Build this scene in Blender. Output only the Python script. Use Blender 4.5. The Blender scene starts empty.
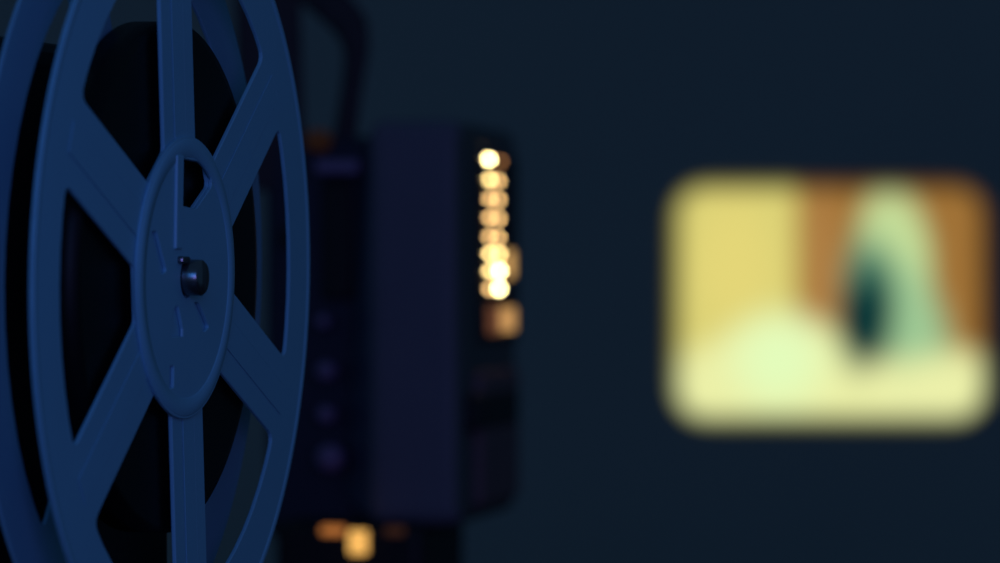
import bpy, bmesh, math
from mathutils import Matrix, Vector

PI = math.pi
col = bpy.context.scene.collection
F = 4200.0            # focal length in pixels of the 1000 px wide frame
H = 0.86              # camera height


def P(px, py, Z):
    """world point that stands at depth Z behind image point (px, py)"""
    return Vector(((px - 500) / F * Z, Z, H - (py - 281.5) / F * Z))


# ------------------------------------------------------------------ materials
def newmat(name):
    m = bpy.data.materials.new(name)
    m.use_nodes = True
    nt = m.node_tree
    return m, nt, nt.nodes['Principled BSDF']


def mat(name, color, rough=0.5, metal=0.0, noise=0.12, scale=40.0, spec=0.5, bump=0.0):
    m, nt, b = newmat(name)
    tc = nt.nodes.new('ShaderNodeTexCoord')
    n = nt.nodes.new('ShaderNodeTexNoise')
    n.inputs['Scale'].default_value = scale
    n.inputs['Detail'].default_value = 4
    nt.links.new(tc.outputs['Object'], n.inputs['Vector'])
    r = nt.nodes.new('ShaderNodeMix'); r.data_type = 'RGBA'
    r.inputs[6].default_value = [c * (1 - noise) for c in color] + [1]
    r.inputs[7].default_value = [min(1, c * (1 + noise)) for c in color] + [1]
    nt.links.new(n.outputs['Fac'], r.inputs[0])
    nt.links.new(r.outputs[2], b.inputs['Base Color'])
    b.inputs['Roughness'].default_value = rough
    b.inputs['Metallic'].default_value = metal
    b.inputs['Specular IOR Level'].default_value = spec
    if bump:
        bp = nt.nodes.new('ShaderNodeBump')
        bp.inputs['Strength'].default_value = bump
        bp.inputs['Distance'].default_value = 0.002
        nt.links.new(n.outputs['Fac'], bp.inputs['Height'])
        nt.links.new(bp.outputs['Normal'], b.inputs['Normal'])
    return m


def glow(name, color, strength):
    m, nt, b = newmat(name)
    b.inputs['Base Color'].default_value = (0.02, 0.015, 0.01, 1)
    b.inputs['Emission Color'].default_value = (*color, 1)
    b.inputs['Emission Strength'].default_value = strength
    return m


M_reel = mat('reel_plastic', (0.21, 0.47, 0.62), 0.45, noise=0.06)
M_reel_shaded = mat('reel_plastic_shaded', (0.18, 0.39, 0.52), 0.5, noise=0.06)  # same plastic darkened for the dimmer light on the rear flange
M_film = mat('wound_film', (0.004, 0.004, 0.005), 0.45, noise=0.3, spec=0.15)
M_black = mat('black_enamel', (0.010, 0.010, 0.012), 0.5, spec=0.25)
M_arm = mat('dark_arm_metal', (0.012, 0.014, 0.015), 0.5, spec=0.25)
M_body = mat('violet_grey_enamel', (0.125, 0.115, 0.155), 0.55, spec=0.3)
M_cover = mat('brown_side_cover', (0.15, 0.085, 0.10), 0.55, spec=0.3)
M_navy2 = mat('navy_black_enamel', (0.022, 0.026, 0.050), 0.5, spec=0.25)
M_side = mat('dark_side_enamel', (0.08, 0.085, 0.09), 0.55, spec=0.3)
M_chrome = mat('spindle_steel', (0.18, 0.18, 0.20), 0.25, metal=0.9)
M_knob = mat('violet_lit_trim', (0.20, 0.13, 0.26), 0.45)  # violet light on the ledge and knobs put into the colour
M_brass = mat('lens_brass', (0.65, 0.42, 0.18), 0.4, metal=0.6)
M_wall = mat('painted_wall', (0.30, 0.33, 0.33), 0.85, noise=0.08, scale=2.5, bump=0.05, spec=0.2)
M_floor = mat('dark_floor', (0.10, 0.09, 0.08), 0.6, noise=0.3, scale=6)
M_wood = mat('table_wood', (0.035, 0.022, 0.015), 0.5, noise=0.35, scale=18)
M_glass = mat('lens_glass', (0.02, 0.02, 0.03), 0.08)
AMB = (1.0, 0.60, 0.20)
YEL = (1.0, 0.80, 0.32)
M_slot_hot = glow('slot_hot', (1.0, 0.82, 0.36), 34)
M_slot_yel = glow('slot_yellow', (1.0, 0.72, 0.27), 14.0)
M_slot_amb = glow('slot_amber', (1.0, 0.60, 0.23), 9.0)
M_slot_dim = glow('slot_dim', (1.0, 0.42, 0.14), 1.8)
M_leak = glow('gate_leak', (1.0, 0.55, 0.17), 0.75)
M_leak2 = glow('lens_leak', (1.0, 0.52, 0.17), 0.60)
M_leak_dim = glow('gate_leak_dim', (1.0, 0.36, 0.16), 0.12)
M_low = glow('lower_vent_glow', (1.0, 0.52, 0.12), 1.0)
M_low2 = glow('lower_vent_orange', (1.0, 0.33, 0.07), 0.45)
M_low3 = glow('lower_vent_dim', (1.0, 0.35, 0.14), 0.03)
M_pilot = glow('pilot_glow', (1.0, 0.38, 0.12), 0.012)


# ------------------------------------------------------------------ mesh helpers
def box(bm, lo, hi, bev=0.0, seg=2):
    b2 = bmesh.new()
    bmesh.ops.create_cube(b2, size=1)
    lo = Vector(lo); hi = Vector(hi)
    for v in b2.verts:
        v.co = Vector(((lo[i] + hi[i]) / 2 + v.co[i] * (hi[i] - lo[i]) for i in range(3)))
    if bev:
        bmesh.ops.bevel(b2, geom=b2.edges[:], offset=bev, segments=seg, affect='EDGES', profile=0.5)
    merge(bm, b2)


def merge(bm, b2, mi=None):
    me = bpy.data.meshes.new('tmp')
    if mi is not None:
        for f in b2.faces:
            f.material_index = mi
    b2.to_mesh(me); b2.free()
    bm.from_mesh(me)
    bpy.data.meshes.remove(me)


def lathe(bm, prof, axis='Y', c=(0, 0, 0), n=48):
    """profile of (radius, along) turned about an axis through c"""
    b2 = bmesh.new()
    rings = []
    for r, t in prof:
        ring = []
        for k in range(n):
            a = 2 * PI * k / n
            p, q = r * math.cos(a), r * math.sin(a)
            if axis == 'X': co = (t, p, q)
            elif axis == 'Y': co = (q, t, p)
            else: co = (p, q, t)
            ring.append(b2.verts.new(Vector(co) + Vector(c)))
        rings.append(ring)
    for a, b in zip(rings, rings[1:]):
        for k in range(n):
            b2.faces.new((a[k], a[(k + 1) % n], b[(k + 1) % n], b[k]))
    for ring in (() if prof[0] == prof[-1] else (rings[0], rings[-1])):
        if (ring[0].co - ring[n // 2].co).length > 1e-5:
            b2.faces.new(ring)
    bmesh.ops.remove_doubles(b2, verts=b2.verts, dist=1e-7)
    bmesh.ops.recalc_face_normals(b2, faces=b2.faces)
    for f in b2.faces:
        f.smooth = True
    merge(bm, b2)


def flatbar(bm, pts, widths, thick, nrm):
    """a flat bar that follows pts; nrm is its thin direction"""
    nrm = Vector(nrm).normalized()
    b2 = bmesh.new()
    rows = []
    for i, p in enumerate(pts):
        a = pts[max(i - 1, 0)]; b = pts[min(i + 1, len(pts) - 1)]
        t = (Vector(b) - Vector(a)).normalized()
        s = t.cross(nrm).normalized() * widths[i] / 2
        h = nrm * thick / 2
        rows.append([b2.verts.new(Vector(p) + q) for q in (s + h, -s + h, -s - h, s - h)])
    for a, b in zip(rows, rows[1:]):
        for k in range(4):
            b2.faces.new((a[k], a[(k + 1) % 4], b[(k + 1) % 4], b[k]))
    b2.faces.new(rows[0]); b2.faces.new(rows[-1])
    bmesh.ops.recalc_face_normals(b2, faces=b2.faces)
    bmesh.ops.bevel(b2, geom=b2.edges[:], offset=thick * 0.15, segments=2, affect='EDGES')
    merge(bm, b2)


def plate(loops, half, bev):
    """flat plate with holes from closed 2D loops (first the outline); returns bmesh in the y/z plane, x = thickness"""
    from mathutils.geometry import delaunay_2d_cdt
    loops = [list(lp) for lp in loops]

    def area2(lp):
        return sum(lp[i - 1][0] * lp[i][1] - lp[i][0] * lp[i - 1][1] for i in range(len(lp)))
    for i, lp in enumerate(loops):            # outline anticlockwise, holes clockwise: material is on the left
        if (area2(lp) > 0) != (i == 0):
            lp.reverse()

    def inset(lp, e):
        out = []
        n = len(lp)
        for i in range(n):
            d = Vector(lp[(i + 1) % n]) - Vector(lp[i - 1])
            d = d.normalized() if d.length else Vector((1, 0))
            out.append((lp[i][0] - d.y * e, lp[i][1] + d.x * e))
        return out
    pts, edges, base_i = [], [], 0
    for lp in loops:
        pts += [Vector(p) for p in lp]
        edges += [(base_i + k, base_i + (k + 1) % len(lp)) for k in range(len(lp))]
        base_i += len(lp)
    _, _, faces, orig, _, _ = delaunay_2d_cdt([p * 1000 for p in pts], edges, [], 0, 1e-7)

    def inside(q):
        c = False
        for i, j in edges:
            a, b = pts[i], pts[j]
            if (a.y > q.y) != (b.y > q.y) and q.x < a.x + (q.y - a.y) * (b.x - a.x) / (b.y - a.y):
                c = not c
        return c
    tris = []
    for f in faces:
        k = [orig[v][0] for v in f]
        if inside((pts[k[0]] + pts[k[1]] + pts[k[2]]) / 3):
            tris.append(k)
    bm = bmesh.new()
    layers = []
    for t, e in ((half + bev, bev), (half, 0), (-half, 0), (-half - bev, bev)):
        layers.append([[bm.verts.new((t, u, v)) for u, v in (inset(lp, e) if e else lp)] for lp in loops])
    for li in (0, 3):
        flat = [v for lp in layers[li] for v in lp]
        for t in tris:
            try: bm.faces.new([flat[k] for k in t])
            except ValueError: pass
    for A, B in zip(layers, layers[1:]):
        for la, lb in zip(A, B):
            n = len(la)
            for k in range(n):
                bm.faces.new((la[k], la[(k + 1) % n], lb[(k + 1) % n], lb[k]))
    bmesh.ops.remove_doubles(bm, verts=bm.verts, dist=1e-7)
    bmesh.ops.recalc_face_normals(bm, faces=bm.faces)
    return bm


def circle(r, n=128, c=(0, 0)):
    return [(c[0] + r * math.cos(2 * PI * k / n), c[1] + r * math.sin(2 * PI * k / n)) for k in range(n)]


def rounded(poly, r, seg=4):
    out = []
    n = len(poly)
    for i in range(n):
        p0, p1, p2 = Vector(poly[i - 1]), Vector(poly[i]), Vector(poly[(i + 1) % n])
        a = (p0 - p1); b = (p2 - p1)
        d = min(r, a.length * 0.45, b.length * 0.45)
        A = p1 + a.normalized() * d; B = p1 + b.normalized() * d
        for k in range(seg + 1):
            t = k / seg
            q = A * (1 - t) ** 2 + p1 * 2 * t * (1 - t) + B * t * t
            out.append((q.x, q.y))
    return out


ROOTM = {}


def thing(name, label, cat, loc, rot=(0, 0, 0), group=None):
    o = bpy.data.objects.new(name, None)
    col.objects.link(o)
    o.empty_display_size = 0.02
    o.location = loc; o.rotation_euler = rot
    o['label'] = label; o['category'] = cat
    if group: o['group'] = group
    from mathutils import Euler
    ROOTM[o.name] = Matrix.Translation(loc) @ Euler(rot).to_matrix().to_4x4()
    return o


def obj(name, bm, m, parent=None, world=False, label=None):
    if world and parent is not None:
        inv = ROOTM[parent.name].inverted()
        bmesh.ops.transform(bm, matrix=inv, verts=bm.verts)
    me = bpy.data.meshes.new(name)
    bm.to_mesh(me); bm.free()
    for k in (m if isinstance(m, (list, tuple)) else [m]):
        me.materials.append(k)
    o = bpy.data.objects.new(name, me)
    col.objects.link(o)
    if parent is not None:
        o.parent = parent
        ROOTM[o.name] = ROOTM[parent.name]
    if label: o['label'] = label
    return o


def struct(name, lo, hi, m):
    bm = bmesh.new(); box(bm, lo, hi)
    o = obj(name, bm, m); o['kind'] = 'structure'
    return o


# ------------------------------------------------------------------ the room
WALL_Y = 3.00
TABLE_Z = H - 0.112
struct('wall_back', (-2.2, WALL_Y, 0), (2.6, WALL_Y + 0.1, 2.6), M_wall)
struct('floor', (-2.2, -1.6, -0.05), (2.6, WALL_Y + 0.1, 0), M_floor)

# ------------------------------------------------------------------ the projected picture
def picture_material():
    m = bpy.data.materials.new('projected_film_frame'); m.use_nodes = True
    nt = m.node_tree; nt.nodes.clear(); N = nt.nodes.new; L = nt.links.new
    out = N('ShaderNodeOutputMaterial'); em = N('ShaderNodeEmission')
    L(em.outputs[0], out.inputs[0])
    tc = N('ShaderNodeTexCoord'); sep = N('ShaderNodeSeparateXYZ')
    L(tc.outputs['Generated'], sep.inputs[0])
    U, V = sep.outputs['X'], sep.outputs['Z']

    def math_(op, a, b=None, clamp=False):
        n = N('ShaderNodeMath'); n.operation = op; n.use_clamp = clamp
        for i, x in enumerate((a, b)):
            if x is None: continue
            if isinstance(x, (int, float)): n.inputs[i].default_value = x
            else: L(x, n.inputs[i])
        return n.outputs[0]

    def step(x, a, b):
        n = N('ShaderNodeMapRange'); n.interpolation_type = 'SMOOTHSTEP'
        L(x, n.inputs['Value'])
        n.inputs['From Min'].default_value = a; n.inputs['From Max'].default_value = b
        return n.outputs[0]

    def ell(cu, cv, ru, rv, soft, shear=0.0):
        x = math_('SUBTRACT', U, cu); y = math_('SUBTRACT', V, cv)
        if shear: x = math_('SUBTRACT', x, math_('MULTIPLY', y, shear))
        x = math_('DIVIDE', x, ru); y = math_('DIVIDE', y, rv)
        d = math_('SQRT', math_('ADD', math_('MULTIPLY', x, x), math_('MULTIPLY', y, y)))
        return math_('SUBTRACT', 1.0, step(d, 1 - soft, 1 + soft))

    def lin(c):
        return [((x / 255 + 0.055) / 1.055) ** 2.4 if x > 10 else x / 255 / 12.92 for x in c] + [1]

    def mix(base, c, fac):
        n = N('ShaderNodeMix'); n.data_type = 'RGBA'
        L(fac, n.inputs[0])
        if isinstance(base, tuple): n.inputs[6].default_value = lin(base)
        else: L(base, n.inputs[6])
        n.inputs[7].default_value = lin(c)
        return n.outputs[2]

    # backdrop: brown wall with a paler streak, yellow curtain at the left
    c = mix((160, 114, 55), (176, 128, 70), ell(0.47, 0.62, 0.05, 0.4, 0.6))
    c = mix(c, (150, 100, 46), step(U, 0.93, 1.0))
    c = mix(c, (219, 209, 118), math_('SUBTRACT', 1.0, step(U, 0.36, 0.43)))
    c = mix(c, (228, 214, 120), ell(0.2, 0.66, 0.12, 0.25, 0.6))
    # pale cloth along the bottom, humped left of the figure
    floor_line = math_('SUBTRACT', V, math_('MULTIPLY', ell(0.36, 0.3, 0.22, 0.6, 0.7), 0.14))
    c = mix(c, (236, 240, 168), math_('SUBTRACT', 1.0, step(floor_line, 0.18, 0.36)))
    c = mix(c, (228, 252, 188), ell(0.34, 0.27, 0.13, 0.17, 0.7))
    # figure: pale veil, greener below, dark teal face to the left
    c = mix(c, (196, 220, 152), ell(0.70, 0.69, 0.112, 0.27, 0.36, -0.06))
    c = mix(c, (158, 200, 148), ell(0.74, 0.42, 0.115, 0.28, 0.50, -0.22))
    c = mix(c, (96, 146, 116), ell(0.615, 0.58, 0.07, 0.17, 0.7))
    c = mix(c, (24, 76, 70), ell(0.615, 0.44, 0.085, 0.21, 0.55, 0.06))
    c = mix(c, (8, 50, 52), ell(0.605, 0.43, 0.055, 0.12, 0.6))
    c = mix(c, (236, 240, 170), ell(0.86, 0.14, 0.2, 0.14, 0.6))
    # the projected frame fades at its rounded edge
    qx = math_('MAXIMUM', math_('SUBTRACT', math_('MULTIPLY', math_('ABSOLUTE', math_('SUBTRACT', U, 0.5)), 1.277), 0.6385 - 0.14), 0.0)
    qz = math_('MAXIMUM', math_('SUBTRACT', math_('ABSOLUTE', math_('SUBTRACT', V, 0.5)), 0.5 - 0.14), 0.0)
    d = math_('SQRT', math_('ADD', math_('MULTIPLY', qx, qx), math_('MULTIPLY', qz, qz)))
    n = N('ShaderNodeMapRange'); n.interpolation_type = 'SMOOTHSTEP'
    L(d, n.inputs['Value'])
    n.inputs['From Min'].default_value = 0.06; n.inputs['From Max'].default_value = 0.139
    n.inputs['To Min'].default_value = 1.0; n.inputs['To Max'].default_value = 0.10
    L(c, em.inputs['Color'])
    L(n.outputs[0], em.inputs['Strength'])
    return m


a = P(670, 180, WALL_Y); b = P(990, 425, WALL_Y)
cx, cz = (a.x + b.x) / 2, (a.z + b.z) / 2
hw, hh = (b.x - a.x) / 2, (a.z - b.z) / 2
loop = rounded([(-hw, -hh), (hw, -hh), (hw, hh), (-hw, hh)], 0.034, 8)
bm = plate([loop], 0.0008, 0.0)
for v in bm.verts:
    v.co = (v.co.y, v.co.x, v.co.z)
bmesh.ops.recalc_face_normals(bm, faces=bm.faces)
pic = obj('projected_picture', bm, picture_material())  # emissive plate stands in for the projector's light on the wall
pic.location = (cx, WALL_Y - 0.0012, cz)
pic['label'] = 'glowing yellow and brown projected film picture of a pale veiled figure on the dark wall'
pic['category'] = 'projected picture'

# ------------------------------------------------------------------ the table under the projector (below the frame)
tb = thing('table', 'dark wooden table under the film projector', 'table', (0.02, 0.88, 0))
bm = bmesh.new(); box(bm, (-0.42, -0.42, TABLE_Z - 0.03), (0.42, 0.42, TABLE_Z), 0.003)
obj('tabletop', bm, M_wood, tb)
for sx in (-1, 1):
    for sy in (-1, 1):
        bm = bmesh.new()
        box(bm, (sx * 0.38 - 0.025, sy * 0.38 - 0.025, 0), (sx * 0.38 + 0.025, sy * 0.38 + 0.025, TABLE_Z - 0.03), 0.003)
        obj('leg', bm, M_wood, tb)

# ------------------------------------------------------------------ the film reel
R = 0.0635
TH = math.radians(15.9)
REEL = P(184, 277.5, 0.673)
reel = thing('film_reel', 'blue-lit six-spoked film reel wound with black film in the left foreground', 'film reel',
             REEL, (0, 0.016, -TH))
ROT = math.radians(7.0)
RH, RO, SW = 0.350 * R, 0.832 * R, 0.225 * R


def openings(count=6, turn=0.0):
    out = []
    for k in range(count):
        a0 = PI / 2 + ROT + turn + k * 2 * PI / count
        a1 = a0 + 2 * PI / count
        h = SW / 2
        i0, i1 = a0 + math.asin(h / RH), a1 - math.asin(h / RH)
        o0, o1 = a0 + math.asin(h / RO), a1 - math.asin(h / RO)
        pts = [(RH * math.cos(i0), RH * math.sin(i0)), (RH * math.cos(i1), RH * math.sin(i1))]
        n = 48 // count
        pts += [(RO * math.cos(o1 + (o0 - o1) * t / n), RO * math.sin(o1 + (o0 - o1) * t / n)) for t in range(n + 1)]
        # soften only the four real corners
        sm = []
        m = len(pts)
        for i, p in enumerate(pts):
            if i in (0, 1, 2, m - 1):
                p0, p1, p2 = Vector(pts[i - 1]), Vector(p), Vector(pts[(i + 1) % m])
                d = 0.0022 if i in (2, m - 1) else 0.0008
                da = min(d, (p0 - p1).length * .6); db = min(d, (p2 - p1).length * .6)
                A = p1 + (p0 - p1).normalized() * da; B = p1 + (p2 - p1).normalized() * db
                for t in range(5):
                    s = t / 4
                    q = A * (1 - s) ** 2 + p1 * 2 * s * (1 - s) + B * s * s
                    sm.append((q.x, q.y))
            else:
                sm.append(p)
        out.append(sm)
    return out


mm = 0.001
slot = rounded([(-3.2 * mm, 19 * mm), (9.0 * mm, 18.5 * mm), (11 * mm, 15 * mm), (3.5 * mm, 11 * mm), (-3.2 * mm, 11.5 * mm)], 1.0 * mm)
marks = [rounded([(-17 * mm, 7 * mm), (-14.5 * mm, 7.4 * mm), (-9.5 * mm, 1.0 * mm), (-12 * mm, 0.4 * mm)], 0.8 * mm),
         rounded([(-6.8 * mm, -5.5 * mm), (-4.2 * mm, -4.2 * mm), (-1.0 * mm, -9.4 * mm), (-7.2 * mm, -9.4 * mm)], 0.9 * mm),
         rounded([(3.0 * mm, -4.0 * mm), (5.4 * mm, -4.0 * mm), (10.5 * mm, -8.0 * mm), (8.0 * mm, -9.0 * mm)], 0.8 * mm),
         rounded([(-7.5 * mm, -14 * mm), (-5.6 * mm, -14 * mm), (-5.6 * mm, -17.6 * mm), (-7.5 * mm, -17.6 * mm)], 0.6 * mm)]
HALF = 0.0002
# front flange (its face at x = 0), then a thicker hub plate on it
bm = plate([circle(R, 160)] + openings() + [circle(0.0033, 32), slot], HALF, 0.00015)
for v in bm.verts: v.co.x -= HALF + 0.0002
# raised rims: outer lip and a low rib along each spoke
lathe(bm, [(R, -0.0003), (R, 0.0000), (R - 0.0002, 0.0001), (R - 0.0012, 0.0001), (R - 0.0016, -0.0003), (R, -0.0003)], 'X', n=160)
flange = obj('flange', bm, M_reel, reel)
for k in range(6):
    b2 = bmesh.new()
    box(b2, (0.0, RH - 0.0025, -0.0026), (0.00012, RO + 0.001, 0.0026), 0.0001)
    bmesh.ops.transform(b2, matrix=Matrix.Rotation(PI / 2 + ROT + k * PI / 3, 4, 'X'), verts=b2.verts)
    obj('rib', b2, M_reel, flange)
bm = plate([circle(RH + 0.0004, 96), circle(0.0033, 32), slot] + marks, 0.0002, 0.00012)
for v in bm.verts: v.co.x += 0.0003
rh = RH + 0.0002
lathe(bm, [(rh, 0.0), (rh, 0.0005), (rh - 0.0004, 0.0008), (rh - 0.0030, 0.0008), (rh - 0.0034, 0.0003), (rh, 0.0)], 'X', n=96)
box(bm, (0.0, -0.0066, 0.0045), (0.0011, -0.0036, 0.0195), 0.0003)
box(bm, (0.0, -0.0018, -0.0210), (0.0006, 0.0008, -0.0048), 0.0003)
obj('hub_plate', bm, M_reel, reel)
# core and film
GAP = 0.0092
bm = bmesh.new()
lathe(bm, [(0.0035, -0.0012), (0.0105, -0.0012), (0.0105, -GAP + 0.0010), (0.0035, -GAP + 0.0010), (0.0035, -0.0012)], 'X', n=64)
obj('core', bm, M_reel_shaded, reel)
bm = bmesh.new()
RF = 0.645 * R
prof = [(0.0107, -0.0022)]
for i in range(24):                       # windings show as fine steps on the film side
    r = 0.0112 + (RF - 0.0112) * i / 23
    prof.append((r, -0.0018 - 0.00012 * (i % 2)))
prof += [(RF, -GAP + 0.0012), (0.0107, -GAP + 0.0012), (0.0107, -0.0022)]
lathe(bm, prof, 'X', n=96)
obj('film_roll', bm, M_film, reel, label='black film wound on the reel')
bm = plate([circle(R, 160)] + openings(3, math.radians(18)) + [circle(0.0033, 32)], HALF, 0.00015)
for v in bm.verts: v.co.x -= GAP
obj('flange', bm, M_reel_shaded, reel, label='rear flange showing past the left edge')

# ------------------------------------------------------------------ the projector
ZB = 1.03
TB = math.radians(10.0)
S = ZB / F                                  # metres per pixel at the body
o0 = P(425, 281.5, ZB)
proj = thing('film_projector', 'dark film projector with glowing warm vents standing behind the film reel', 'film projector',
             (o0.x, o0.y, TABLE_Z), (0, 0, -TB))
ZC = H - TABLE_Z                             # optical axis height above the table


def X(px): return (px - 425) * S / math.cos(TB)
def Zz(py): return ZC - (py - 281.5) * S


def Zs(py): return ZC - (py - 281.5) * S * 1.035      # on the side face, a little deeper


# lamp house
bm = bmesh.new(); box(bm, (X(366), 0, Zz(527)), (X(462), 0.080, Zz(119)), 0.004, 3)
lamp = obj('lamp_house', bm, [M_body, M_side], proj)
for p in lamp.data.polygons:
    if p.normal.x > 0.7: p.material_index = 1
XS = X(462)
YD = S / math.tan(TB)                        # depth along the side face per image pixel


def yfor(dx): return (dx + 13) * YD * 1.04


# dark gap plate where the slots are cut
bm = bmesh.new(); box(bm, (XS - 0.001, yfor(2), Zz(345)), (XS + 0.0006, 0.077, Zz(150)), 0.0003)
panel = obj('vent_panel', bm, M_black, lamp)
ys = [160, 180, 199, 218, 237, 254, 271, 289]
near = [M_slot_hot, M_slot_yel, M_slot_amb, M_slot_amb, M_slot_amb, M_slot_yel, M_slot_yel, M_slot_amb]
far = [M_slot_dim, M_slot_amb, M_slot_amb, M_slot_amb, M_slot_amb, M_slot_yel, M_slot_hot, M_slot_hot]




for i, y in enumerate(ys):
    bm = bmesh.new()
    h = 0.0005
    c0, c1 = (5, 10)
    if i == 0: segs = [(8.5, 11.5, 0), (20, 23, 1)]
    elif i >= 5: segs = [(9, 12, 0), (18.5, 22, 1)]
    else: segs = [(9, 12, 0), (18, 21, 1)]
    for (d0, d1, mi) in segs:
        b2 = bmesh.new()
        box(b2, (XS + 0.0002, yfor(d0), Zs(y) - h), (XS + 0.0010, yfor(d1), Zs(y) + h))
        merge(bm, b2, mi)
    obj('vent_slot', bm, [near[i], far[i]], panel, label='warm lit vent slot')
# film gate glow (warm spill painted as emissive panels) and lens barrel beyond the front edge
bm = bmesh.new(); box(bm, (X(370), 0.079, Zz(360)), (X(432), 0.098, Zz(240)), 0.002)
obj('gate_block', bm, M_black, proj)
bm = bmesh.new(); box(bm, (XS - 0.0004, yfor(27), Zz(277)), (XS + 0.0012, yfor(34), Zz(249)), 0.0003)
obj('gate_glow', bm, M_leak, lamp, label='amber glow patch at the film gate')
LX, LZ = X(392), Zz(321)
bm = bmesh.new()
lathe(bm, [(0.0001, 0.098), (0.0056, 0.098), (0.0056, 0.112), (0.0068, 0.114), (0.0068, 0.132), (0.0058, 0.133), (0.0052, 0.128), (0.0001, 0.128)], 'Y', (LX, 0, LZ))
lens = obj('lens_barrel', bm, M_black, proj)
bm = bmesh.new(); lathe(bm, [(0.0001, 0.1295), (0.003, 0.1292), (0.0052, 0.1280)], 'Y', (LX, 0, LZ))
obj('lens_glass', bm, M_glass, lens)
bm = bmesh.new(); box(bm, (XS - 0.0004, yfor(20), Zz(334)), (XS + 0.0016, yfor(34), Zz(309)), 0.0003)
obj('glow_patch', bm, M_leak2, lamp, label='amber glow patch on the side face')  # emissive patch painted for amber light spilling beside the lens
bm = bmesh.new(); box(bm, (XS + 0.0002, yfor(9), Zz(336)), (XS + 0.0012, yfor(20), Zz(307)), 0.0003)
obj('glow_patch', bm, M_leak_dim, panel, label='dull brown glow patch')  # dimmer end of the same painted glow
# lower side: brown side box and black switch
bm = bmesh.new(); box(bm, (X(446), 0.016, Zz(512)), (XS + 0.0025, 0.070, Zz(372)), 0.002)
box_o = obj('side_cover', bm, M_cover, proj)
bm = bmesh.new(); box(bm, (X(452), 0.004, Zz(431)), (XS + 0.0032, 0.064, Zz(395)), 0.001)
obj('switch', bm, M_black, box_o)
# mechanism casing to the left of the lamp house
bm = bmesh.new(); box(bm, (X(248), 0.014, Zz(545)), (X(372), 0.050, Zz(134)), 0.004, 3)
mech = obj('mechanism_casing', bm, M_navy2, proj)
bm = bmesh.new(); box(bm, (X(310), 0.011, Zz(300)), (X(342), 0.016, Zz(178)), 0.001)
box(bm, (X(268), 0.011, Zz(246)), (X(287), 0.016, Zz(226)), 0.001)
obj('film_channel', bm, M_black, mech)
b2 = bmesh.new()
vs = [b2.verts.new(c) for c in ((X(338), 0.010, Zz(500)), (X(368), 0.002, Zz(520)), (X(368), 0.002, Zz(150)), (X(352), 0.010, Zz(200)),
                                (X(338), 0.02, Zz(500)), (X(368), 0.02, Zz(520)), (X(368), 0.02, Zz(150)), (X(352), 0.02, Zz(200)))]
for q in ((0, 1, 2, 3), (7, 6, 5, 4), (0, 3, 7, 4), (3, 2, 6, 7), (2, 1, 5, 6), (1, 0, 4, 5)):
    b2.faces.new([vs[i] for i in q])
bmesh.ops.recalc_face_normals(b2, faces=b2.faces)
M_navy = mat('navy_enamel', (0.035, 0.045, 0.09), 0.5, spec=0.3)
obj('slanted_cover', b2, M_navy, proj)
bm = bmesh.new(); box(bm, (X(310), 0.004, Zz(173)), (X(354), 0.016, Zz(159)), 0.0008)
obj('film_guide', bm, M_knob, mech, label='violet lit ledge')
for (px, py, r) in ((317, 322, 7), (320, 372, 10), (320, 416, 9), (324, 460, 14)):
    bm = bmesh.new()
    rr = r * S
    lathe(bm, [(0.0001, 0.004), (rr * 0.8, 0.004), (rr, 0.0055), (rr, 0.013), (rr * 0.5, 0.0135), (rr * 0.5, 0.016)], 'Y', (X(px), 0, Zz(py)), 24)
    obj('knob', bm, M_knob, mech)
bm = bmesh.new()
lathe(bm, [(0.0001, 0.006), (0.0022, 0.007), (0.0028, 0.009), (0.0028, 0.016)], 'Y', (X(307), 0, Zz(138)), 24)
obj('pilot_lamp', bm, M_pilot, mech, label='dim brown pilot lamp')
# base
bm = bmesh.new(); box(bm, (X(276), -0.004, 0.006), (X(428), 0.050, Zz(522)), 0.003, 3)
base = obj('base', bm, M_black, proj)
for (px0, px1, py0, py1, m_, lab) in ((352, 371, 530, 554, M_low, 'yellow lit base vent'), (324, 348, 526, 535, M_low2, 'orange lit base vent'),
                                      (388, 408, 526, 535, M_low3, 'dim brown base vent')):
    bm = bmesh.new(); box(bm, (X(px0), -0.0052, Zz(py1)), (X(px1), -0.003, Zz(py0)), 0.0006)
    obj('vent_slot', bm, m_, base, label=lab)
for fx in (284, 420):
    for fy in (0.004, 0.042):
        bm = bmesh.new(); lathe(bm, [(0.0001, 0.0), (0.004, 0.0), (0.0045, 0.003), (0.004, 0.0065), (0.0001, 0.0065)], 'Z', (X(fx), fy, 0), 20)
        obj('foot', bm, M_black, base)

# upper feed arm, bent
Za = ZB + 0.03
pts = [P(343, 150, Za), P(347, 120, Za), P(353, 80, Za), P(357, 50, Za), P(352, 26, Za), P(330, 2, Za), P(300, -22, Za), P(268, -48, Za)]
bm = bmesh.new()
flatbar(bm, pts, [w * S for w in (22, 21, 20, 24, 34, 38, 36, 34)], 0.007, (math.cos(TB) * 0.2, -1, 0))
arm = obj('feed_arm', bm, M_arm, proj, world=True)
bm = bmesh.new()
flatbar(bm, [P(266, -40, Za - 0.006), P(269, 40, Za - 0.006), P(272, 130, Za - 0.006), P(276, 190, Za - 0.006)], [66 * S] * 4, 0.006, (0.2, -1, 0))
obj('brace', bm, M_arm, arm, world=True)

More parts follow.
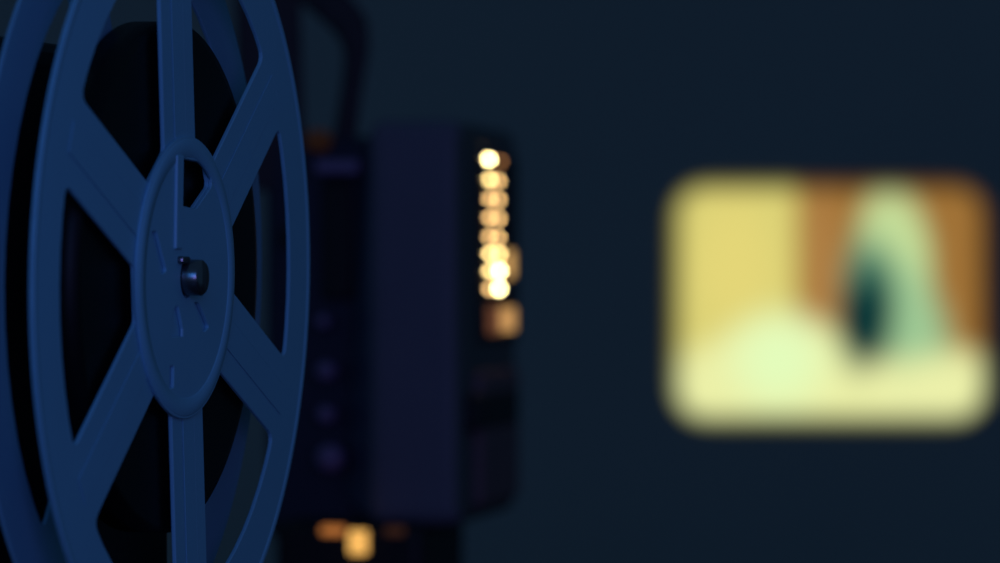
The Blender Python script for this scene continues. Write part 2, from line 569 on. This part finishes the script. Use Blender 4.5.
# reel carrier behind the reel: spindle, arm and foot rail down to the base
MR = ROOTM[reel.name]
bm = bmesh.new()
b2 = bmesh.new(); box(b2, (-0.030, -0.046, -0.104), (-0.0165, 0.040, 0.0375), 0.004, 3)
bmesh.ops.transform(b2, matrix=Matrix.Translation(REEL) @ Matrix.Rotation(-TH, 4, 'Z'), verts=b2.verts); merge(bm, b2)
carrier = obj('reel_arm', bm, M_arm, proj, world=True)
b2 = bmesh.new()
lathe(b2, [(0.0001, 0.0034), (0.0025, 0.0034), (0.0029, 0.0030), (0.0029, 0.0000), (0.0029, -0.018), (0.0001, -0.018)], 'X', n=40)
box(b2, (0.0004, -0.0048, 0.0022), (0.0016, -0.0012, 0.0034), 0.0004)
bmesh.ops.transform(b2, matrix=MR, verts=b2.verts)
obj('reel_spindle', b2, M_chrome, proj, world=True, label='steel spindle pin through the reel hub')
p0 = Vector((REEL.x - 0.020, REEL.y + 0.02, TABLE_Z + 0.010)); p1 = P(330, 281, ZB + 0.03); p1.z = TABLE_Z + 0.010
bm = bmesh.new(); flatbar(bm, [p0, p0.lerp(p1, .5), p1], [0.03, 0.03, 0.03], 0.012, (0, 0, 1))
obj('foot_rail', bm, M_black, proj, world=True)

# ------------------------------------------------------------------ light
def area(name, loc, target, size, energy, color):
    l = bpy.data.lights.new(name, 'AREA'); l.size = size; l.energy = energy; l.color = color
    o = bpy.data.objects.new(name, l); col.objects.link(o)
    o.location = loc
    o.rotation_euler = (Vector(target) - Vector(loc)).to_track_quat('-Z', 'Y').to_euler()
    return o


area('blue_reel_light', (-0.025, 0.31, H + 0.09), REEL, 0.14, 0.145, (0.05, 0.32, 1.0))  # unseen area light added close to the reel for its blue falloff
area('violet_room_light', (0.25, -0.6, H + 0.1), (0, ZB, H), 0.4, 1.5, (0.36, 0.28, 1.0))

w = bpy.data.worlds.new('night_room'); bpy.context.scene.world = w
w.use_nodes = True
bg = w.node_tree.nodes['Background']
bg.inputs['Color'].default_value = (0.25, 0.66, 1.2, 1)
bg.inputs['Strength'].default_value = 0.066

# ------------------------------------------------------------------ camera
cam = bpy.data.cameras.new('camera')
cam.sensor_width = 36; cam.lens = F / 1000 * 36
cam.clip_start = 0.02
cam.dof.use_dof = True
cam.dof.focus_distance = 0.690
cam.dof.aperture_fstop = cam.lens / 8.8
co = bpy.data.objects.new('camera', cam); col.objects.link(co)
co.location = (0, 0, H); co.rotation_euler = (PI / 2, 0, 0)
bpy.context.scene.camera = co
bpy.context.scene.view_settings.view_transform = 'Standard'
bpy.context.scene.view_settings.look = 'None'
